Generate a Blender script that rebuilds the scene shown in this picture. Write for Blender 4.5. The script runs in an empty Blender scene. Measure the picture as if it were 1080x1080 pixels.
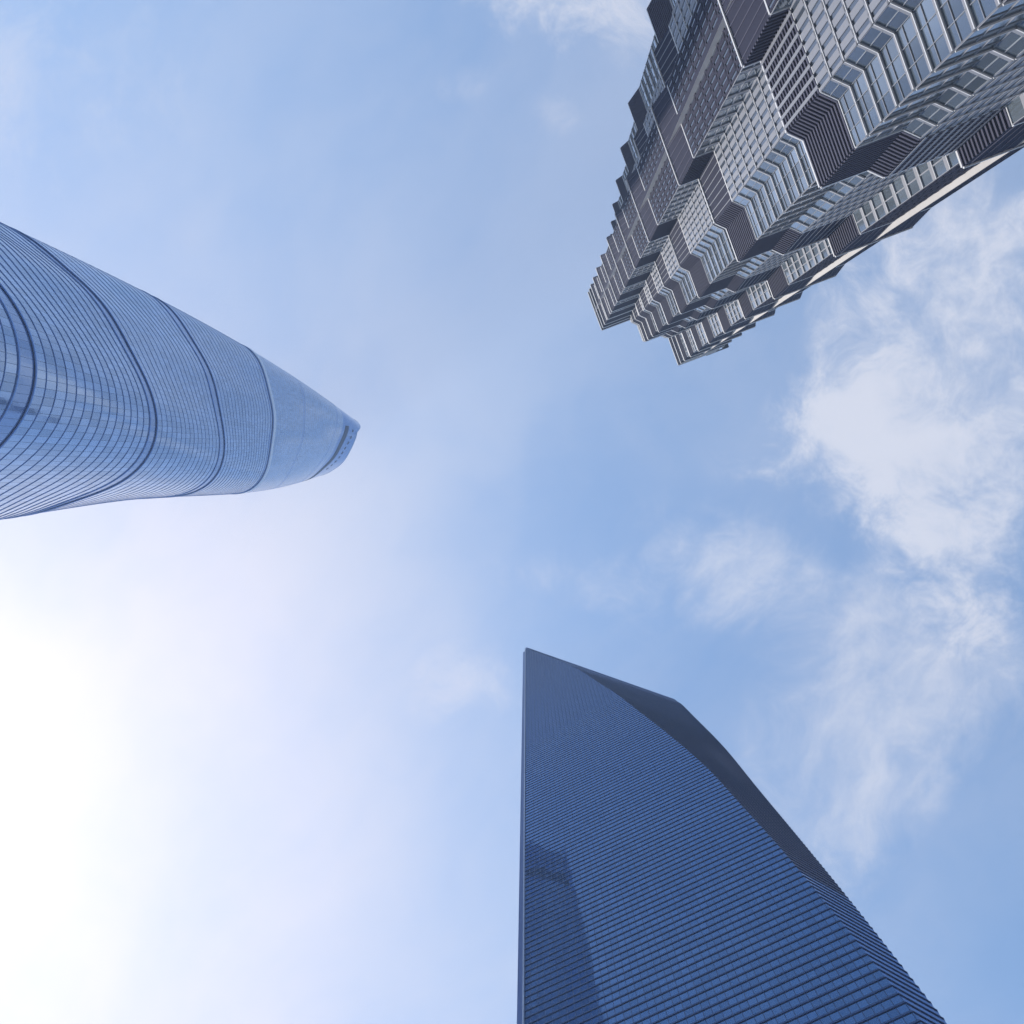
import bpy, math, random
from mathutils import Vector, Matrix
random.seed(7)
R = math.radians
C = bpy.context.scene.collection
SC = bpy.context.scene

# ------------------------------------------------------------------ camera
# world: +X = right in the photo, +Y = down in the photo, +Z = up (zenith)
FPX, VP, PX = 1010.0, (555.0, 497.0), 1080.0
zen = Vector((VP[0] - 540, VP[1] - 540, FPX)).normalized()
xw = (Vector((1, 0, 0)) - zen * zen[0]).normalized()
yw = zen.cross(xw)
# rows: image-camera axes (right, down, forward) written in world axes
right = Vector((xw[0], yw[0], zen[0]))
down = Vector((xw[1], yw[1], zen[1]))
fwd = Vector((xw[2], yw[2], zen[2]))
cam = bpy.data.cameras.new("camera")
cam.sensor_width = 36.0
cam.lens = 36.0 * FPX / PX
cam.clip_start = 0.1
cam.clip_end = 60000
co = bpy.data.objects.new("camera", cam)
C.objects.link(co)
rot = Matrix((right, -down, -fwd)).transposed()
co.matrix_world = Matrix.Translation((0, 0, 1.6)) @ rot.to_4x4()
SC.camera = co

# ------------------------------------------------------------------ sun and sky
SUN_EL, SUN_AZ = 47.5, 153.2            # azimuth measured in world XY from +X towards +Y
sdir = Vector((math.cos(R(SUN_EL)) * math.cos(R(SUN_AZ)), math.cos(R(SUN_EL)) * math.sin(R(SUN_AZ)), math.sin(R(SUN_EL))))
sun = bpy.data.lights.new("sun", 'SUN')
sun.energy = 2.5
sun.angle = R(0.53)
sun.color = (1.0, 0.93, 0.84)
so = bpy.data.objects.new("sun", sun)
C.objects.link(so)
so.rotation_euler = sdir.to_track_quat('Z', 'Y').to_euler()

W = bpy.data.worlds.new("World")
SC.world = W
W.use_nodes = True
wt = W.node_tree
wt.nodes.clear()


class NT:
    """tiny expression builder for shader node trees"""
    def __init__(s, t): s.t = t
    def node(s, kind, **kw):
        n = s.t.nodes.new(kind)
        for k, v in kw.items(): setattr(n, k, v)
        return n
    def put(s, sock, v):
        if isinstance(v, bpy.types.NodeSocket): s.t.links.new(v, sock)
        else: sock.default_value = v
    def m(s, op, a, b=0.0, c=0.0, clamp=False):
        n = s.node('ShaderNodeMath', operation=op, use_clamp=clamp)
        for i, v in enumerate((a, b, c)): s.put(n.inputs[i], v)
        return n.outputs[0]
    def v(s, op, a, b=(0, 0, 0)):
        n = s.node('ShaderNodeVectorMath', operation=op)
        s.put(n.inputs[0], a)
        if op == 'SCALE': s.put(n.inputs['Scale'], b)
        else: s.put(n.inputs[1], b)
        return n.outputs['Value'] if op in ('DOT_PRODUCT', 'LENGTH', 'DISTANCE') else n.outputs[0]
    def noise(s, vec, scale, detail=5, rough=0.55, dim='3D', lac=2.0, dist=0.0):
        n = s.node('ShaderNodeTexNoise', noise_dimensions=dim)
        s.put(n.inputs['Vector'], vec)
        for k, v in (('Scale', scale), ('Detail', detail), ('Roughness', rough), ('Lacunarity', lac), ('Distortion', dist)):
            n.inputs[k].default_value = v
        return n.outputs['Fac'], n.outputs['Color']
    def ramp(s, x, lo, hi, smooth=True):
        n = s.node('ShaderNodeMapRange')
        n.interpolation_type = 'SMOOTHSTEP' if smooth else 'LINEAR'
        n.clamp = True
        s.put(n.inputs[0], x); s.put(n.inputs[1], lo); s.put(n.inputs[2], hi)
        return n.outputs[0]
    def mix(s, f, a, b):
        n = s.node('ShaderNodeMix', data_type='RGBA')
        s.put(n.inputs[0], f); s.put(n.inputs[6], a); s.put(n.inputs[7], b)
        return n.outputs[2]


w = NT(wt)
sky = w.node('ShaderNodeTexSky', sky_type='NISHITA')
sky.sun_disc = False
sky.sun_elevation = R(SUN_EL)
sky.sun_rotation = R(90.0 - SUN_AZ)
sky.altitude = 0
sky.air_density = 1.0
sky.dust_density = 0.13
sky.ozone_density = 3.0
tc = w.node('ShaderNodeTexCoord')
d = tc.outputs['Generated']
sx = w.node('ShaderNodeSeparateXYZ'); w.put(sx.inputs[0], d)
zc = w.m('MAXIMUM', sx.outputs[2], 0.08)
cx, cy = w.m('DIVIDE', sx.outputs[0], zc), w.m('DIVIDE', sx.outputs[1], zc)   # a flat cloud layer overhead
cmb = w.node('ShaderNodeCombineXYZ'); w.put(cmb.inputs[0], cx); w.put(cmb.inputs[1], cy)
P = cmb.outputs[0]
_, wcol = w.noise(P, 2.2, 4, 0.55)
warp = w.v('SCALE', w.v('SUBTRACT', wcol, (0.5, 0.5, 0.5)), 0.26)
Pw = w.v('ADD', P, warp)
_, wcol2 = w.noise(P, 9.0, 3, 0.55)
Pw2 = w.v('ADD', Pw, w.v('SCALE', w.v('SUBTRACT', wcol2, (0.5, 0.5, 0.5)), 0.04))


def blob(px, py, rx, ry, ang, vec):
    """soft patch of cloud in the overhead layer, centre/size in units of layer height"""
    c0 = ((px - VP[0]) / FPX, (py - VP[1]) / FPX)
    mp = w.node('ShaderNodeMapping', vector_type='TEXTURE')
    w.put(mp.inputs['Vector'], vec)
    mp.inputs['Location'].default_value = (c0[0], c0[1], 0)
    mp.inputs['Rotation'].default_value = (0, 0, R(ang))
    mp.inputs['Scale'].default_value = (rx / FPX, ry / FPX, 1)
    ln = w.v('LENGTH', mp.outputs[0])
    return w.ramp(ln, 1.0, 0.0)


n_big, _ = w.noise(Pw, 4.2, 10, 0.58)
n_mid, _ = w.noise(Pw2, 15.0, 10, 0.68)
n_soft, _ = w.noise(Pw, 1.5, 6, 0.55)
# streaky noise for the thin high cloud
stm = w.node('ShaderNodeMapping', vector_type='TEXTURE')
w.put(stm.inputs['Vector'], Pw)
stm.inputs['Rotation'].default_value = (0, 0, R(-52))
stm.inputs['Scale'].default_value = (2.6, 1.0, 1.0)
n_str, _ = w.noise(stm.outputs[0], 4.0, 8, 0.6)


def cover(patches, na, ga, nb, gb, lo, hi):
    s = None
    for q in patches:
        b = w.m('MULTIPLY', blob(*q[:5], P), q[5])
        s = b if s is None else w.m('ADD', s, b)
    s = w.m('MINIMUM', s, 1.0)
    k = w.m('ADD', s, w.m('MULTIPLY', w.m('SUBTRACT', na, 0.5), ga))
    k = w.m('ADD', k, w.m('MULTIPLY', w.m('SUBTRACT', nb, 0.5), gb))
    body = w.m('ADD', 0.55, w.m('MULTIPLY', w.ramp(w.m('ADD', w.m('MULTIPLY', na, 0.5), w.m('MULTIPLY', nb, 0.5)), 0.40, 0.62), 0.45))
    return w.m('MULTIPLY', w.m('MULTIPLY', w.ramp(k, lo, hi), body), w.ramp(s, 0.0, 0.3))


# white cumulus, ragged at the edges
cum = cover([(990, 330, 190, 230, 10, 0.9), (960, 470, 180, 170, 0, 0.8), (1030, 560, 140, 190, 0, 0.8),
             (1060, 230, 150, 110, 0, 0.6), (850, 465, 150, 80, -10, 0.42), (1000, 660, 110, 120, 0, 0.4),
             (590, 10, 200, 110, 15, 0.85), (680, 40, 90, 90, 0, 0.5), (1120, 420, 150, 200, 0, 0.8)],
            n_big, 2.5, n_mid, 2.3, 0.20, 1.25)
# thin wisps
wis = cover([(752, 585, 190, 90, 20, 0.62), (690, 640, 150, 80, 10, 0.35), (490, 722, 120, 70, -15, 0.65), (600, 612, 150, 60, 5, 0.5),
             (490, 95, 55, 35, -30, 0.65), (585, 125, 50, 40, 30, 0.55),
             (950, 840, 270, 85, -55, 0.9), (880, 760, 260, 130, -40, 0.55), (880, 640, 220, 110, 20, 0.45),
             (1060, 690, 160, 130, 0, 0.6), (1090, 110, 110, 110, 0, 0.5), (40, 90, 260, 190, 0, 0.6)],
            n_str, 1.4, n_mid, 1.1, 0.12, 1.15)
nd = w.v('NORMALIZE', d)
gl = w.v('DOT_PRODUCT', nd, tuple(sdir))
# broad milky veil that thickens towards the sun
veil = w.m('MULTIPLY', w.ramp(w.m('ADD', w.m('MULTIPLY', n_soft, 0.6), w.m('MULTIPLY', n_str, 0.4)), 0.34, 0.64), 0.30)
veil = w.m('MULTIPLY', veil, w.m('SUBTRACT', 1.0, w.m('MULTIPLY', blob(1085, 985, 210, 130, -55, Pw), 0.9)))   # a clear gap
veil = w.m('ADD', veil, w.m('MULTIPLY', w.ramp(gl, 0.66, 1.0), 0.50))
inv = lambda x: w.m('SUBTRACT', 1.0, x)
a = inv(w.m('MULTIPLY', w.m('MULTIPLY', inv(w.m('MULTIPLY', cum, 0.80)), inv(w.m('MULTIPLY', wis, 0.65))), inv(veil)))
# thin cloud scatters sunlight forward: brighter close to the sun
phase = w.m('ADD', 1.0, w.m('MULTIPLY', w.m('POWER', w.m('MAXIMUM', gl, 0.0), 12.0), 0.6))
SKY_STRENGTH = 0.15
ccol = w.node('ShaderNodeVectorMath', operation='SCALE')
w.put(ccol.inputs[0], w.mix(w.ramp(gl, 0.70, 0.97), (2.62, 2.62, 2.86, 1), (2.98, 2.68, 2.72, 1)))
w.put(ccol.inputs['Scale'], phase)
hs = w.node('ShaderNodeHueSaturation')
hs.inputs['Saturation'].default_value = 1.0
w.put(hs.inputs['Color'], w.v('MULTIPLY', sky.outputs[0], (0.94, 0.935, 0.87)))
final = w.mix(a, hs.outputs[0], ccol.outputs[0])
bg = w.node('ShaderNodeBackground')
w.put(bg.inputs['Color'], final)
bg.inputs['Strength'].default_value = SKY_STRENGTH
ow = w.node('ShaderNodeOutputWorld')
wt.links.new(bg.outputs[0], ow.inputs[0])

vs = SC.view_settings
vs.view_transform = 'Standard'
vs.look = 'None'
vs.gamma = 1.0
vs.use_curve_mapping = False
vs.exposure = 1.05
SC.cycles.max_bounces = 6
SC.cycles.glossy_bounces = 4
SC.cycles.diffuse_bounces = 3
SC.cycles.use_denoising = True


# ------------------------------------------------------------------ helpers
class MB:
    """collects faces and links them as ONE mesh object"""
    def __init__(s): s.v, s.f, s.mi, s.uv = [], [], [], []
    def face(s, pts, mi=0, uv=None):
        i = len(s.v)
        s.v.extend(tuple(p) for p in pts)
        s.f.append(tuple(range(i, i + len(pts))))
        s.mi.append(mi)
        s.uv.append(uv if uv else [(0, 0)] * len(pts))
    def slab(s, a, b, c, d_, n, t, mi=0, back=False):
        """box on quad a b c d (counter-clockwise seen from n), t thick along n"""
        o = n * t
        A, B, Cc, D = a + o, b + o, c + o, d_ + o
        s.face((A, B, Cc, D), mi)
        for p, q, P2, Q2 in ((a, b, A, B), (b, c, B, Cc), (c, d_, Cc, D), (d_, a, D, A)):
            s.face((p, q, Q2, P2), mi)
        if back: s.face((d_, c, b, a), mi)
    def build(s, name, mats, parent=None):
        me = bpy.data.meshes.new(name)
        me.from_pydata(s.v, [], s.f)
        for m_ in mats: me.materials.append(m_)
        me.polygons.foreach_set('material_index', s.mi)
        ul = me.uv_layers.new(name='UVMap')
        flat = []
        for u in s.uv:
            for q in u: flat.extend(q)
        ul.data.foreach_set('uv', flat)
        me.update()
        o = bpy.data.objects.new(name, me)
        C.objects.link(o)
        if parent:
            o.parent = parent
            o.matrix_parent_inverse = Matrix.Identity(4)
        return o


def empty(name, loc=(0, 0, 0), parent=None):
    o = bpy.data.objects.new(name, None)
    C.objects.link(o)
    o.location = loc
    if parent: o.parent = parent
    return o


def tag(o, label, cat, group=None, kind=None):
    o['label'] = label
    o['category'] = cat
    if group: o['group'] = group
    if kind: o['kind'] = kind


def mat(name, col, rough=0.4, metal=0.0, spec=0.5, noise=0.0, nscale=0.2):
    m_ = bpy.data.materials.new(name)
    m_.use_nodes = True
    t = NT(m_.node_tree)
    b = m_.node_tree.nodes['Principled BSDF']
    b.inputs['Roughness'].default_value = rough
    b.inputs['Metallic'].default_value = metal
    b.inputs['Specular IOR Level'].default_value = spec
    if noise:
        g = t.node('ShaderNodeTexCoord')
        f, _ = t.noise(g.outputs['Object'], nscale, 4, 0.6)
        k = t.m('ADD', 1.0 - noise, t.m('MULTIPLY', f, 2 * noise))
        cc = t.node('ShaderNodeVectorMath', operation='SCALE')
        cc.inputs[0].default_value = col
        t.put(cc.inputs['Scale'], k)
        t.put(b.inputs['Base Color'], cc.outputs[0])
    else:
        b.inputs['Base Color'].default_value = (*col, 1)
    return m_


def glass(name, col, rough, metal, tilt, tint, mull=0.0, mull_col=(0.02, 0.03, 0.06), spec=0.5, sill=0.0, edge=None):
    """curtain wall: every pane (one UV unit) leans and tints a little differently; joints between panes"""
    m_ = bpy.data.materials.new(name)
    m_.use_nodes = True
    nt = m_.node_tree
    t = NT(nt)
    b = nt.nodes['Principled BSDF']
    b.inputs['Roughness'].default_value = rough
    b.inputs['Metallic'].default_value = metal
    b.inputs['Specular IOR Level'].default_value = spec
    if edge: b.inputs['Specular Tint'].default_value = (*edge, 1)
    uv = t.node('ShaderNodeTexCoord').outputs['UV']
    cell = t.v('FLOOR', t.v('ADD', uv, (0.0005, 0.0005, 0)))
    wn = t.node('ShaderNodeTexWhiteNoise', noise_dimensions='2D')
    t.put(wn.inputs['Vector'], cell)
    big, _ = t.noise(t.v('MULTIPLY', cell, (0.06, 0.06, 0.06)), 1.0, 3, 0.6)
    k = t.m('ADD', 1.0 - tint * 0.5, t.m('MULTIPLY', wn.outputs['Value'], tint))
    k = t.m('MULTIPLY', k, t.m('ADD', 1.0 - tint * 0.4, t.m('MULTIPLY', big, tint * 0.8)))
    cc = t.node('ShaderNodeVectorMath', operation='SCALE')
    cc.inputs[0].default_value = col
    t.put(cc.inputs['Scale'], k)
    color = cc.outputs[0]
    if mull > 0:
        sp = t.node('ShaderNodeSeparateXYZ'); t.put(sp.inputs[0], t.v('FRACTION', uv))
        e = t.m('LESS_THAN', sp.outputs[0], mull)
        if sill > 0: e = t.m('MAXIMUM', e, t.m('LESS_THAN', sp.outputs[1], sill))
        color = t.mix(e, color, (*mull_col, 1))
        t.put(b.inputs['Roughness'], t.m('ADD', rough, t.m('MULTIPLY', e, 0.35)))
        t.put(b.inputs['Metallic'], t.m('MULTIPLY', t.m('SUBTRACT', 1.0, e), metal))
    t.put(b.inputs['Base Color'], color)
    geo = t.node('ShaderNodeNewGeometry')
    off = t.v('SCALE', t.v('SUBTRACT', wn.outputs['Color'], (0.5, 0.5, 0.5)), tilt)
    t.put(b.inputs['Normal'], t.v('NORMALIZE', t.v('ADD', geo.outputs['Normal'], off)))
    return m_


def lerp_table(tb, x):
    if x <= tb[0][0]: return tb[0][1]
    for i in range(len(tb) - 1):
        (x0, y0), (x1, y1) = tb[i], tb[i + 1]
        if x <= x1:
            # Catmull-Rom through the table
            ym = tb[i - 1] if i > 0 else (2 * x0 - x1, 2 * y0 - y1)
            yp = tb[i + 2] if i + 2 < len(tb) else (2 * x1 - x0, 2 * y1 - y0)
            m0 = (y1 - ym[1]) / (x1 - ym[0]) * (x1 - x0)
            m1 = (yp[1] - y0) / (yp[0] - x0) * (x1 - x0)
            s = (x - x0) / (x1 - x0)
            return ((2 * s**3 - 3 * s**2 + 1) * y0 + (s**3 - 2 * s**2 + s) * m0 + (-2 * s**3 + 3 * s**2) * y1 + (s**3 - s**2) * m1)
    return tb[-1][1]


def offset_poly(pts, dist):
    """mitred outward offset of a closed outline (list of (x, y)); orientation found from its area"""
    n = len(pts)
    ar = sum(pts[i][0] * pts[(i + 1) % n][1] - pts[(i + 1) % n][0] * pts[i][1] for i in range(n))
    sg = 1 if ar > 0 else -1
    out = []
    for i in range(n):
        p0, p1, p2 = pts[i - 1], pts[i], pts[(i + 1) % n]
        a0 = Vector((p1[0] - p0[0], p1[1] - p0[1])); a1 = Vector((p2[0] - p1[0], p2[1] - p1[1]))
        if a0.length < 1e-6 or a1.length < 1e-6:
            out.append(p1); continue
        a0.normalize(); a1.normalize()
        n0 = Vector((a0[1], -a0[0])) * sg; n1 = Vector((a1[1], -a1[0])) * sg
        b = n0 + n1
        if b.length < 1e-4: b = n0.copy()
        b.normalize()
        k = dist / max(0.35, b.dot(n0))
        out.append((p1[0] + b[0] * k, p1[1] + b[1] * k))
    return out


# ------------------------------------------------------------------ ground
def ground():
    m_ = mat("plaza_paving", (0.22, 0.21, 0.20), 0.8, 0, 0.3, 0.25, 0.05)
    g = MB()
    S_ = 4900
    g.face([(-S_, -S_, 0), (S_, -S_, 0), (S_, S_, 0), (-S_, S_, 0)])
    o = g.build("ground", [m_])
    o['kind'] = 'structure'


ground()


# ------------------------------------------------------------------ dark blue wedge tower (bottom)
def wedge_tower():
    root = empty("glass_skyscraper", (30, 110, 0))
    inv = Matrix.Translation((-30, -110, 0))
    tag(root, "dark navy wedge-shaped glass skyscraper with a sheer edge and curved sloping flank", "skyscraper")
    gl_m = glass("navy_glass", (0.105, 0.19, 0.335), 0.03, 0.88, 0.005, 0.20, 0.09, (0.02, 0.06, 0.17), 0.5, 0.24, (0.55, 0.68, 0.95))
    gl_refl = glass("navy_glass_dark_reflection", (0.018, 0.028, 0.08), 0.22, 0.5, 0.012, 0.30, 0.09, (0.02, 0.03, 0.09), 0.3, 0.24, (0.16, 0.21, 0.42))  # upper slope: dark reflection of the stepped tower put into the glass colour
    led = mat("navy_ledge", (0.045, 0.10, 0.27), 0.45, 0.3, 0.4)
    trim = mat("pale_trim", (0.35, 0.40, 0.50), 0.35, 0.6)
    H, SIDE, PITCH = 492.0, 58.0, 2.1
    A = Vector((-0.43, 91.34))
    a1, a2 = R(-25.7), R(19.3)
    tAB = Vector((math.cos(a1), math.sin(a1)))
    tAC = Vector((math.cos(a2), math.sin(a2)))
    B = A + tAB * SIDE
    Cc = A + tAC * SIDE * math.sqrt(2)
    D = A + Cc - B
    # how much of each square facade is left at height z: along the near pair of edges and along the far pair
    cut1 = [(0, 58.0), (60, 57.0), (119, 54.4), (150, 53.2), (175, 52.0), (196, 50.5), (227, 48.2), (260, 44.3), (298, 39.0),
            (325, 35.2), (352, 30.6), (391, 24.0), (436, 14.0), (470, 5.6), (492, 0.9)]
    cut2 = [(0, 58.0), (60, 56.2), (129, 52.3), (160, 50.6), (193, 47.6), (241, 42.5), (284, 38.6), (320, 33.2), (354, 27.3),
            (380, 22.7), (436, 13.0), (470, 5.6), (492, 0.9)]

    def hexa(z):
        s1 = min(max(lerp_table(cut1, z) / SIDE, 0.012), 0.9995)
        s2 = min(max(lerp_table(cut2, z) / SIDE, 0.012), 0.9993)
        return [A, A.lerp(B, s1), Cc.lerp(B, s2), Cc, Cc.lerp(D, s1), A.lerp(D, s2)]
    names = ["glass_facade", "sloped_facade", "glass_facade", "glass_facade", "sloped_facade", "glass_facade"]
    nrow = int(H / PITCH)
    walls = [MB() for _ in range(6)]
    rows, rest = [], MB()
    prev = hexa(0)
    for r in range(nrow):
        z0, z1 = r * PITCH, (r + 1) * PITCH if r < nrow - 1 else H
        nxt = hexa(z1)
        for k in range(6):
            p0, p1, q0, q1 = prev[k], prev[(k + 1) % 6], nxt[k], nxt[(k + 1) % 6]
            # pane coordinates run along the facade from its fixed corner
            base = A if k in (0, 5) else Cc
            t_ = (p1 - p0).normalized() if (p1 - p0).length > 1e-5 else Vector((1, 0))
            if k in (1, 4): base = (p0 + p1) * 0.5
            uvf = lambda q: ((q - base).dot(t_) / 1.32 + 500, r)
            u = [uvf(p0), uvf(p1), uvf(q1), uvf(q0)]
            u = [(u[0][0], r), (u[1][0], r), (u[2][0], r + 0.998), (u[3][0], r + 0.998)]
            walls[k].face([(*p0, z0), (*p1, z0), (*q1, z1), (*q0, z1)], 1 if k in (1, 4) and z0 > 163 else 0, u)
        # ledge at the foot of every row
        if r > 0:
            outer = [Vector(q) for q in offset_poly([tuple(q) for q in prev], 0.13)]
            zt = z0 + 0.10
            for k in range(6):
                j = (k + 1) % 6
                if (prev[k] - prev[j]).length < 0.3: continue
                a, b, c, e = prev[k], prev[j], outer[j], outer[k]
                lm = rest
                if k == 0 and 55 <= r < 155:
                    lm = MB(); rows.append(lm)
                lm.face([(*a, z0), (*b, z0), (*c, z0), (*e, z0)])
                lm.face([(*e, z0), (*c, z0), (*c, zt), (*e, zt)])
                lm.face([(*e, zt), (*c, zt), (*b, zt), (*a, zt)])
        prev = nxt
    for k in range(6):
        o = walls[k].build(names[k], [gl_m, gl_refl], root)
        o.data.transform(inv)
        if k == 0:
            for lm in rows: lm.build("floor_ledge", [led], o).data.transform(inv)
    o = rest.build("floor_ledge", [led], root)
    o.data.transform(inv)
    o['kind'] = 'stuff'
    rf = MB()
    top = [Vector(q) for q in offset_poly([tuple(q) for q in prev], 0.04)]
    for k in range(6):
        a, b = top[k], top[(k + 1) % 6]
        rf.face([(*a, H), (*b, H), (*b, H + 1.2), (*a, H + 1.2)])
    rf.face([(*q, H + 1.2) for q in top]); rf.face([(*q, H) for q in reversed(top)])
    rf.build("roof", [led], root).data.transform(inv)
    tAD = (D - A).normalized()

    def column(corner, ta, td, nm, w_, dep, hz, m_, setb):
        mb = MB()
        p = corner - ta * w_ + td * setb
        q = corner - ta * 0.02 + td * setb
        pts = [p, q, q + td * dep, p + td * dep]
        for k in range(4):
            a, b = pts[k], pts[(k + 1) % 4]
            mb.face([(*a, 0), (*b, 0), (*b, hz), (*a, hz)])
        mb.face([(*q_, hz) for q_ in pts])
        mb.build(nm, [m_], root).data.transform(inv)
    column(A, tAB, tAD, "corner_pilaster", 1.45, 3.0, 488.0, led, 0.5)
    column(Cc, -(D - A).normalized() * 0 + (B - Cc).normalized() * -1, (D - Cc).normalized(), "corner_pilaster", 1.45, 3.0, 488.0, led, 0.5)
    mb = MB()
    p = A - tAD * 0.42
    mb.slab(Vector((*(A + tAB * 0.0), 0)), Vector((*(A + tAB * 0.28), 0)), Vector((*(A + tAB * 0.28), H)), Vector((*A, H)), Vector((*(-tAD), 0)), 0.42)
    mb.build("corner_trim", [trim], root).data.transform(inv)


wedge_tower()


# ------------------------------------------------------------------ twisting tower (left)
def twist_tower():
    CX, CY = -133.455, -21.713
    R0, KT, ROT0, TW, SA, SB = 48.759, 0.7504, 0.4611, 2.5099, -0.1093, 0.0245
    root = empty("twisting_skyscraper", (CX, CY, 0))
    tag(root, "pale blue glass skyscraper twisting as it tapers to a slanted open rim", "skyscraper")
    skin = glass("twist_glass", (0.32, 0.44, 0.63), 0.15, 0.88, 0.014, 0.28, 0.06, (0.14, 0.21, 0.36))
    crown_m = glass("crown_glass", (0.29, 0.41, 0.61), 0.12, 0.85, 0.012, 0.2, 0.05, (0.14, 0.21, 0.36), edge=(0.55, 0.66, 0.85))
    pale = mat("pale_ring", (0.55, 0.64, 0.80), 0.4, 0.0)
    band_m = glass("band_glass", (0.25, 0.36, 0.57), 0.15, 0.85, 0.01, 0.15, 0.05, (0.10, 0.16, 0.32))
    led = mat("blue_ledge", (0.24, 0.42, 0.85), 0.6, 0.0, 0.2)
    rimm = mat("rim_metal", (0.34, 0.44, 0.62), 0.35, 0.6)
    darkm = mat("dark_opening", (0.02, 0.04, 0.10), 0.6)
    N = 216

    def rad(h, ph):
        rr = R0 * math.exp(-KT * h / 632.0)
        ro = ROT0 + TW * h / 632.0
        s = 1 + SA * math.cos(3 * (ph - ro)) + SB * math.cos(6 * (ph - ro))
        # the long notch that winds up the far side
        dn = (ph - ro - 2.6 + math.pi) % (2 * math.pi) - math.pi
        return rr * (s - 0.07 * math.exp(-(dn / 0.05) ** 2))

    def pt(h, ph, off=0.0):
        r = rad(h, ph) + off
        return (r * math.cos(ph), r * math.sin(ph), h)
    rim_tb = [(-0.46, 637), (-0.30, 630), (-0.11, 609), (0.12, 610.5), (0.5, 618), (1.0, 627), (1.45, 635), (2.2, 636), (4.0, 637), (2 * math.pi - 0.46, 637)]

    def rim(ph):
        q = (ph + 0.46) % (2 * math.pi) - 0.46
        for (x0, y0), (x1, y1) in zip(rim_tb, rim_tb[1:]):
            if x0 <= q <= x1: return y0 + (y1 - y0) * (q - x0) / (x1 - x0)
        return 637
    phs = [2 * math.pi * i / N for i in range(N + 1)]
    mech = [(36, 43), (98, 105), (167.6, 174.2), (238.7, 244.6), (313.0, 320.5), (397.0, 401.5), (463.0, 467.0), (541.0, 545.0)]
    marks = [0] + [m_[1] for m_ in mech] + [560]
    FL = 4.6

    def loft(mb, z0, z1, off=0.0, row=0, mi=0):
        n_ = max(1, int(round((z1 - z0) / 2.4)))
        for k in range(n_):
            a, b = z0 + (z1 - z0) * k / n_, z0 + (z1 - z0) * (k + 1) / n_
            for i in range(N):
                u0, u1 = phs[i] * 28, phs[i + 1] * 28
                mb.face([pt(a, phs[i], off), pt(a, phs[i + 1], off), pt(b, phs[i + 1], off), pt(b, phs[i], off)], mi,
                        [(u0, row + 0.01), (u1, row + 0.01), (u1, row + 0.9), (u0, row + 0.9)])

    def ledge(mb, z, dep, th):
        for i in range(N):
            a, b = phs[i], phs[i + 1]
            mb.face([pt(z, a, -0.05), pt(z, b, -0.05), pt(z, b, dep), pt(z, a, dep)])
            p, q = pt(z, a, dep), pt(z, b, dep)
            mb.face([p, q, (q[0], q[1], z + th), (p[0], p[1], z + th)])
            r_, s_ = pt(z, a, -0.05), pt(z, b, -0.05)
            mb.face([(p[0], p[1], z + th), (q[0], q[1], z + th), (s_[0], s_[1], z + th), (r_[0], r_[1], z + th)])
    row = 0
    rest = MB()
    for zi in range(len(marks) - 1):
        lo, hi = marks[zi], marks[zi + 1]
        wtop = mech[zi][0] if zi < len(mech) else hi
        z = MB(); lgs = []
        nf = max(1, round((wtop - lo) / FL))
        for f in range(nf):
            a, b = lo + (wtop - lo) * f / nf, lo + (wtop - lo) * (f + 1) / nf
            loft(z, a, b, 0, row); row += 1
            if f > 0:
                lg = MB() if a > 170 else rest
                if a > 170: lgs.append(lg)
                ledge(lg, a, 0.125 if a < 240 else (0.085 if a < 400 else 0.03), 0.07)
        zo = z.build("glass_zone", [skin], root)
        for lg in lgs: lg.build("floor_ledge", [led], zo)
        if zi < len(mech):
            bm_ = MB()
            loft(bm_, mech[zi][0], mech[zi][1], -0.12 if zi < 6 else -0.02, row)
            row += 1
            bo = bm_.build("mechanical_band", [band_m], root)
            e = MB()
            big = 0.22 if mech[zi][0] < 330 else (0.10 if zi == 5 else 0.025)
            ledge(e, mech[zi][0], big, 0.35); ledge(e, mech[zi][1] - 0.02, big, 0.35)
            e.build("band_ledge", [led], bo)
            if zi == 5:
                e = MB()
                ledge(e, mech[zi][1] + 0.4, 0.30, 3.4)
                e.build("pale_band", [pale], bo)
    o = rest.build("floor_ledge", [led], root)
    o['kind'] = 'stuff'
    # crown: screen wall up to the slanted rim, with its thickness
    cr = MB()
    for i in range(N):
        a, b = phs[i], phs[i + 1]
        ha, hb = rim(a), rim(b)
        M_ = 10
        for k in range(M_):
            a0, a1 = 560 + (ha - 560) * k / M_, 560 + (ha - 560) * (k + 1) / M_
            b0, b1 = 560 + (hb - 560) * k / M_, 560 + (hb - 560) * (k + 1) / M_
            cr.face([pt(a0, a), pt(b0, b), pt(b1, b), pt(a1, a)], 0, [(a * 28, row + k), (b * 28, row + k), (b * 28, row + k + .9), (a * 28, row + k + .9)])
            cr.face([pt(a1, a, -1.2), pt(b1, b, -1.2), pt(b0, b, -1.2), pt(a0, a, -1.2)], 0)
        cr.face([pt(ha, a), pt(hb, b), pt(hb, b, -1.2), pt(ha, a, -1.2)], 0)
    co_ = cr.build("crown", [crown_m], root)
    rm = MB()
    for i in range(N):
        a, b = phs[i], phs[i + 1]
        ha, hb = rim(a), rim(b)
        rm.face([pt(ha - 0.9, a, 0.12), pt(hb - 0.9, b, 0.12), pt(hb + .1, b, 0.12), pt(ha + .1, a, 0.12)])
        rm.face([pt(ha - 0.9, a, 0.0), pt(hb - 0.9, b, 0.0), pt(hb - 0.9, b, 0.12), pt(ha - 0.9, a, 0.12)])
        rm.face([pt(ha + .1, a, 0.12), pt(hb + .1, b, 0.12), pt(hb + .1, b, -1.25), pt(ha + .1, a, -1.25)])
    rm.build("rim_trim", [rimm], co_)
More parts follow.
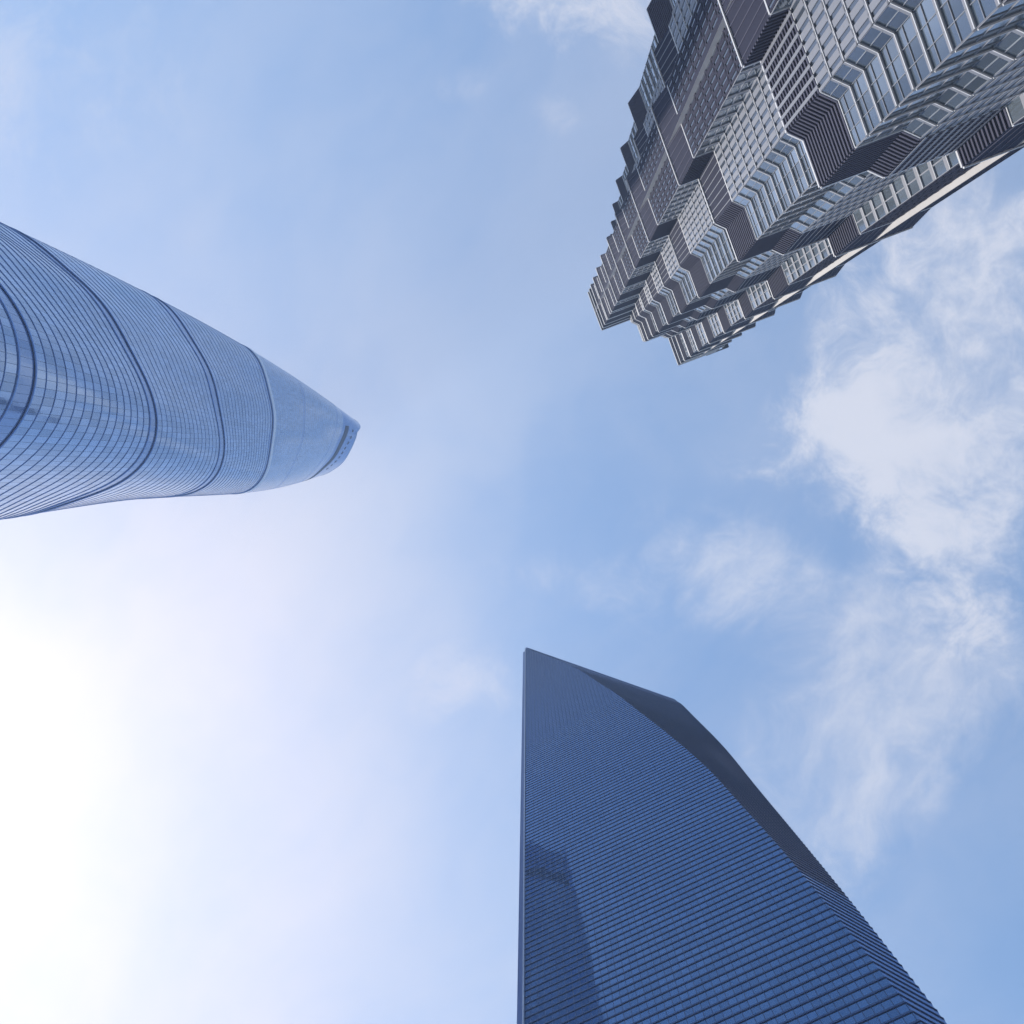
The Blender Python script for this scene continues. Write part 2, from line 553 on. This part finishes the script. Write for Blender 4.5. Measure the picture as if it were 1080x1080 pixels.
    # long slot opening under the rim, framed, and a row of small ports above it
    sl = MB()
    n_ = 60
    for i in range(n_):
        a, b = -0.20 + 1.75 * i / n_, -0.20 + 1.75 * (i + 1) / n_
        sl.face([pt(568.5, a, .10), pt(568.5, b, .10), pt(579, b, .10), pt(579, a, .10)])
        for z_ in (568.5, 579):
            sl.face([pt(z_, a, 0), pt(z_, b, 0), pt(z_, b, .10), pt(z_, a, .10)])
    sl.build("slot_opening", [darkm], co_)
    for i in range(9):
        a = -0.12 + 0.152 * i
        pm = MB()
        h0 = 592
        da = 0.85 / rad(h0, a)
        pm.face([pt(h0, a - da, .08), pt(h0, a + da, .08), pt(h0 + 3.6, a + da, .08), pt(h0 + 3.6, a - da, .08)])
        for (s0, s1, z0_, z1_) in ((-1, 1, 0, 0), (-1, 1, 3.6, 3.6), (-1, -1, 0, 3.6), (1, 1, 0, 3.6)):
            pm.face([pt(h0 + z0_, a + s0 * da, 0), pt(h0 + z1_, a + s1 * da, 0), pt(h0 + z1_, a + s1 * da, .08), pt(h0 + z0_, a + s0 * da, .08)])
        pm.build("port", [darkm], co_)
    rf = MB()
    rf.face([pt(561, p, -1.3) for p in phs[:-1]])
    rf.build("roof", [rimm], root)


twist_tower()


# ------------------------------------------------------------------ stepped pagoda-like tower (top right)
def stepped_tower():
    TH = R(69.5)
    U = Vector((math.cos(TH), math.sin(TH))); V = Vector((math.sin(TH), -math.cos(TH)))
    UC, VC = -45.4, 72.2
    ctr = U * UC + V * VC
    root = empty("stepped_skyscraper", (*ctr, 0))
    tag(root, "tall grey metal lattice skyscraper stepping inward in flared pagoda-like tiers", "skyscraper")
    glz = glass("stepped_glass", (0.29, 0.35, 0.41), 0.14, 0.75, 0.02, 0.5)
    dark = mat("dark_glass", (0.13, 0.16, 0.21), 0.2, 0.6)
    alu = mat("aluminium_panel", (0.225, 0.24, 0.285), 0.55, 0.0, 0.2, 0.14, 0.12)
    white = mat("pale_tube", (0.62, 0.63, 0.66), 0.5, 0.0, 0.25)
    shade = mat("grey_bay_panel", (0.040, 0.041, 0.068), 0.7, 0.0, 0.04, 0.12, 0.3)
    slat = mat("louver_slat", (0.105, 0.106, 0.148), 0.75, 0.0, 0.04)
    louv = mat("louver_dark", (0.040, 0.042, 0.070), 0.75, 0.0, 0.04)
    pier = mat("pale_pier", (0.52, 0.505, 0.505), 0.6, 0.0, 0.2, 0.18, 0.15)
    tops = [0, 67, 125, 175, 217, 245, 270, 292, 310, 325, 337, 345, 351]
    cor = [27.4, 26.0, 24.8, 23.6, 22.7, 21.9, 21.0, 20.2, 19.3, 18.5, 17.7, 16.9, 16.2]   # corner half-size at each tier top
    BAYO, BAYW, REC = 28.8, 6.3, 0.95

    def W3(k, s, o, z):
        x, y = s, -o
        for _ in range(k): x, y = -y, x
        p = U * x + V * y
        return Vector((p[0], p[1], z))

    def outline(c):
        """half-side stations (s, o, style of the piece that follows) for the wall plane; corner half size c"""
        pts = [(-c, c, 'F3'), (-(c - 5.7), c, 'J'), (-(c - 7.3), c + 1.6, 'F2'), (-BAYW - 0.0, c + 1.6, 'R'),
               (-BAYW, BAYO - REC, 'B'), (0.0, BAYO - REC, 'B'), (BAYW, BAYO - REC, 'R'), (BAYW, c + 1.6, 'F2'), (c - 7.3, c + 1.6, 'J'),
               (c - 5.7, c, 'F3')]
        out = []
        for k in range(4):
            for s, o, st in pts:
                p = W3(k, s, o, 0)
                out.append((p[0], p[1], st, k))
        return out
    for ti in range(1, len(tops)):
        z0, z1 = tops[ti - 1], tops[ti]
        hb = min(11.5, (z1 - z0) * 0.24) if ti < 12 else 2.0
        zb = z1 - hb
        cw = cor[ti] - REC
        ol = outline(cw)
        xy = [(p[0], p[1]) for p in ol]
        fl = offset_poly(xy, REC)
        n = len(ol)
        wall, grid, band, tube = MB(), MB(), MB(), MB()
        panes = []
        nf = max(1, round((zb - z0) / 4.17))
        fh = (zb - z0) / nf
        for i in range(n):
            j = (i + 1) % n
            a = Vector((*xy[i], 0)); b = Vector((*xy[j], 0))
            L = (b - a).length
            if L < 0.15: continue
            t = (b - a) / L
            nr = Vector((t[1], -t[0], 0))
            mid = (a + b) * 0.5
            # outward = away from tower wall: compare with the offset outline
            if nr.dot(Vector((*fl[i], 0)) + Vector((*fl[j], 0)) - a - b) < 0: nr = -nr
            st = ol[i][2]
            up = Vector((0, 0, 1))
            pw = {'F2': 1.25, 'F3': 1.9, 'J': 1.13, 'B': 1.05, 'R': 1.6}[st]
            gm = 1 if st == 'B' else 0
            nm = max(1, round(L / pw))
            for f in range(nf):
                za, zb_ = z0 + f * fh, z0 + (f + 1) * fh
                if ti in (2, 3) and ol[i][3] == 0 and i in (8, 9):
                    for q in range(nm):
                        pa, pb = a + t * (L * q / nm), a + t * (L * (q + 1) / nm)
                        pm = MB(); panes.append(pm)
                        u0 = i * 40 + q
                        pm.face([pa + up * za, pb + up * za, pb + up * zb_, pa + up * zb_], 0,
                                [(u0 + .01, ti * 40 + f + .01), (u0 + .99, ti * 40 + f + .01), (u0 + .99, ti * 40 + f + .99), (u0 + .01, ti * 40 + f + .99)])
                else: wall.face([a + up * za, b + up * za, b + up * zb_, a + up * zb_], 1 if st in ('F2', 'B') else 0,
                          [(i * 40, ti * 40 + f + .01), (i * 40 + nm, ti * 40 + f + .01), (i * 40 + nm, ti * 40 + f + .99), (i * 40, ti * 40 + f + .99)])
                sp = {'F2': 0.75, 'F3': 0.8, 'J': 0.9, 'B': 1.0, 'R': 1.3}[st]
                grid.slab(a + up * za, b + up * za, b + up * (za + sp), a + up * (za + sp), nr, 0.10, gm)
                # floor tube
                dp = {'F2': 0.21, 'F3': 0.26, 'J': 0.26, 'B': 0.12, 'R': 0.22}[st]
                zt = za + 0.02
                tube.slab(a + up * zt - t * 0.0, b + up * zt, b + up * (zt + 0.14), a + up * (zt + 0.14), nr, dp, 1 if st == 'B' else 0)
            if st == 'F3':
                for f in range(nf):
                    zm = z0 + (f + 0.66) * fh
                    grid.slab(a + up * zm, b + up * zm, b + up * (zm + 0.10), a + up * (zm + 0.10), nr, 0.09, gm)
            mw, md = {'F2': (0.76, 0.10), 'F3': (0.07, 0.10), 'J': (0.07, 0.10), 'B': (0.66, 0.10), 'R': (0.18, 0.16)}[st]
            for q in range(nm + 1):
                cpos = a + t * (L * q / nm)
                e0, e1 = cpos - t * (mw / 2), cpos + t * (mw / 2)
                if q == 0: e0 = cpos
                if q == nm: e1 = cpos
                grid.slab(e0 + up * z0, e1 + up * z0, e1 + up * zb, e0 + up * zb, nr, md, gm)
            # flared louvre band
            A0, B0 = a + up * zb, b + up * zb
            A1, B1 = Vector((*fl[i], z1)), Vector((*fl[j], z1))
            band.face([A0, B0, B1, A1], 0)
            nn = (B0 - A0).cross(A1 - A0).normalized()
            if nn.dot(nr) < 0: nn = -nn
            if st in ('F2', 'B'):
                nv = max(2, round(L / 1.25))
                for q in range(nv):
                    hw = 0.16 if (ti == 2 and st == 'F2') else 0.05
                    s0, s1 = (q + 0.5 - hw) / nv, (q + 0.5 + hw) / nv
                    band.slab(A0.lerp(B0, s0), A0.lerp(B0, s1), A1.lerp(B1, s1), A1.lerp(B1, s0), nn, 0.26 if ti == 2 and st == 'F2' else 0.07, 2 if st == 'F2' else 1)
            if st != 'B' and (st != 'F2' or ti < 3):
                nh = max(3, round(hb / 0.8))
                for q in range(nh):
                    s0, s1 = (q + 0.3) / nh, (q + 0.7) / nh
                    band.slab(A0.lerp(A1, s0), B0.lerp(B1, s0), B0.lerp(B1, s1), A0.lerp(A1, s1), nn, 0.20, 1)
            # pale copings at the foot and lip of the band
            s1 = 0.35 / hb
            tube.slab(A1.lerp(A0, s1), B1.lerp(B0, s1), B1, A1, nn, 0.22)
            tube.slab(A0, B0, B0.lerp(B1, s1), A0.lerp(A1, s1), nn, 0.12)
        part = wall.build("tier_wall", [glz, dark], root)
        for pm in panes: pm.build("window_pane", [glz], part)
        grid.build("window_grid", [alu, shade], part)
        tube.build("floor_rail", [white, slat], part)
        band.build("louver_band", [louv, slat, alu], part)
        cap = MB()
        cap.face([(p[0], p[1], z1 - 0.05) for p in fl])
        cap.build("tier_roof", [louv], part)
    # thin full-height fin in the middle of every side
    for k in range(4):
        mb = MB()
        ps = [W3(k, s, o, 0) for s, o in ((-0.4, BAYO - 1.6), (0.4, BAYO - 1.6), (0.4, BAYO + 0.06), (-0.4, BAYO + 0.06))]
        for i in range(4):
            a, b = ps[i], ps[(i + 1) % 4]
            mb.face([(a[0], a[1], 0), (b[0], b[1], 0), (b[0], b[1], 351.4), (a[0], a[1], 351.4)], 1 if i == 2 else 0)
        mb.face([(p[0], p[1], 351.4) for p in ps])
        mb.build("pier", [pier, louv], root)
    # window-cleaning rig on the roof edge of the far bay
    rig = empty("maintenance_rig", (*(ctr + U * 27.6 + V * 5.0), 351))
    tag(rig, "dark steel window-cleaning rig jutting from the roof edge of the stepped lattice tower", "cleaning rig")
    steel = mat("dark_steel", (0.05, 0.055, 0.08), 0.5, 0.4)

    def bar(mb, a, b, r_):
        a, b = Vector(a), Vector(b)
        ax = (b - a).normalized()
        x_ = ax.orthogonal().normalized(); y_ = ax.cross(x_)
        q = [x_ * (r_ * cx_) + y_ * (r_ * cy_) for cx_, cy_ in ((1, 1), (-1, 1), (-1, -1), (1, -1))]
        for i in range(4):
            mb.face([a + q[i], a + q[(i + 1) % 4], b + q[(i + 1) % 4], b + q[i]])
        mb.face([b + t_ for t_ in q]); mb.face([a + t_ for t_ in reversed(q)])

    def rl(s_, o_, z_):
        p = V * s_ + U * o_
        return (p[0], p[1], z_)
    m1 = MB()
    for o_ in (0.0, 1.3):
        bar(m1, rl(-1.5, o_, 0.5), rl(6.6, o_, 0.5), 0.16)
    for s_ in (-1.0, 1.2, 3.2, 5.0, 6.5): bar(m1, rl(s_, 0, 0.5), rl(s_, 1.3, 0.5), 0.12)
    m1.build("boom", [steel], rig)
    m2 = MB()
    for o_ in (0.0, 1.3):
        bar(m2, rl(-1.2, o_, -0.1), rl(-1.2, o_, 1.6), 0.15); bar(m2, rl(0.6, o_, -0.1), rl(0.6, o_, 1.6), 0.15)
        bar(m2, rl(-1.2, o_, 1.6), rl(0.6, o_, 1.6), 0.15)
    bar(m2, rl(-1.2, 0, 1.6), rl(-1.2, 1.3, 1.6), 0.15); bar(m2, rl(0.6, 0, 1.6), rl(0.6, 1.3, 1.6), 0.15)
    m2.build("trolley", [steel], rig)
    m3 = MB()
    for o_ in (-0.1, 1.4):
        bar(m3, rl(4.8, o_, -1.0), rl(6.8, o_, -1.0), 0.08); bar(m3, rl(4.8, o_, 0.2), rl(6.8, o_, 0.2), 0.08)
        for s_ in (4.8, 5.8, 6.8): bar(m3, rl(s_, o_, -1.0), rl(s_, o_, 0.45), 0.07)
    for s_ in (4.8, 6.8): bar(m3, rl(s_, -0.1, -1.0), rl(s_, 1.4, -1.0), 0.08)
    m3.slab(Vector(rl(4.8, -0.1, -1.1)), Vector(rl(6.8, -0.1, -1.1)), Vector(rl(6.8, 1.4, -1.1)), Vector(rl(4.8, 1.4, -1.1)), Vector((0, 0, 1)), 0.08, 0, True)
    m3.build("cradle", [steel], rig)
    # stepped crown and spire above the last tier
    cr = MB()
    for h0, h1, w0, w1 in ((351, 362, 10, 9.4), (362, 372, 7.6, 7.0), (372, 384, 5.2, 4.4)):
        q0 = [W3(k, -w0, w0, h0) for k in range(4)]; q1 = [W3(k, -w1, w1, h1) for k in range(4)]
        for k in range(4): cr.face([q0[k], q0[(k + 1) % 4], q1[(k + 1) % 4], q1[k]])
        cr.face(q1)
    cr.build("crown", [alu], root)
    sp = MB()
    m_ = 8
    for (z0, r0), (z1, r1) in zip(((384, 1.8), (400, 1.0), (420, 0.15)), ((400, 1.0), (420, 0.15))):
        for i in range(m_):
            a, b = 2 * math.pi * i / m_, 2 * math.pi * (i + 1) / m_
            sp.face([(r0 * math.cos(a), r0 * math.sin(a), z0), (r0 * math.cos(b), r0 * math.sin(b), z0), (r1 * math.cos(b), r1 * math.sin(b), z1), (r1 * math.cos(a), r1 * math.sin(a), z1)])
    sp.build("spire", [white], root)


stepped_tower()


# ------------------------------------------------------------------ summer haze between the camera and the tower tops
def haze():
    S_ = 5000.0
    g = MB()
    lo, hi = -1.0, 660.0
    c = [Vector((x, y, z)) for z in (lo, hi) for x, y in ((-S_, -S_), (S_, -S_), (S_, S_), (-S_, S_))]
    for f in ((3, 2, 1, 0), (4, 5, 6, 7), (0, 1, 5, 4), (1, 2, 6, 5), (2, 3, 7, 6), (3, 0, 4, 7)):
        g.face([c[i] for i in f])
    m_ = bpy.data.materials.new("haze_air")
    m_.use_nodes = True
    nt = m_.node_tree
    nt.nodes.clear()
    v = nt.nodes.new('ShaderNodeVolumePrincipled')
    v.inputs['Color'].default_value = (0.54, 0.74, 1.0, 1)
    v.inputs['Density'].default_value = HAZE
    v.inputs['Anisotropy'].default_value = 0.2
    o_ = nt.nodes.new('ShaderNodeOutputMaterial')
    nt.links.new(v.outputs[0], o_.inputs['Volume'])
    o = g.build("haze", [m_])
    o['kind'] = 'stuff'


HAZE = 0.00024
haze()
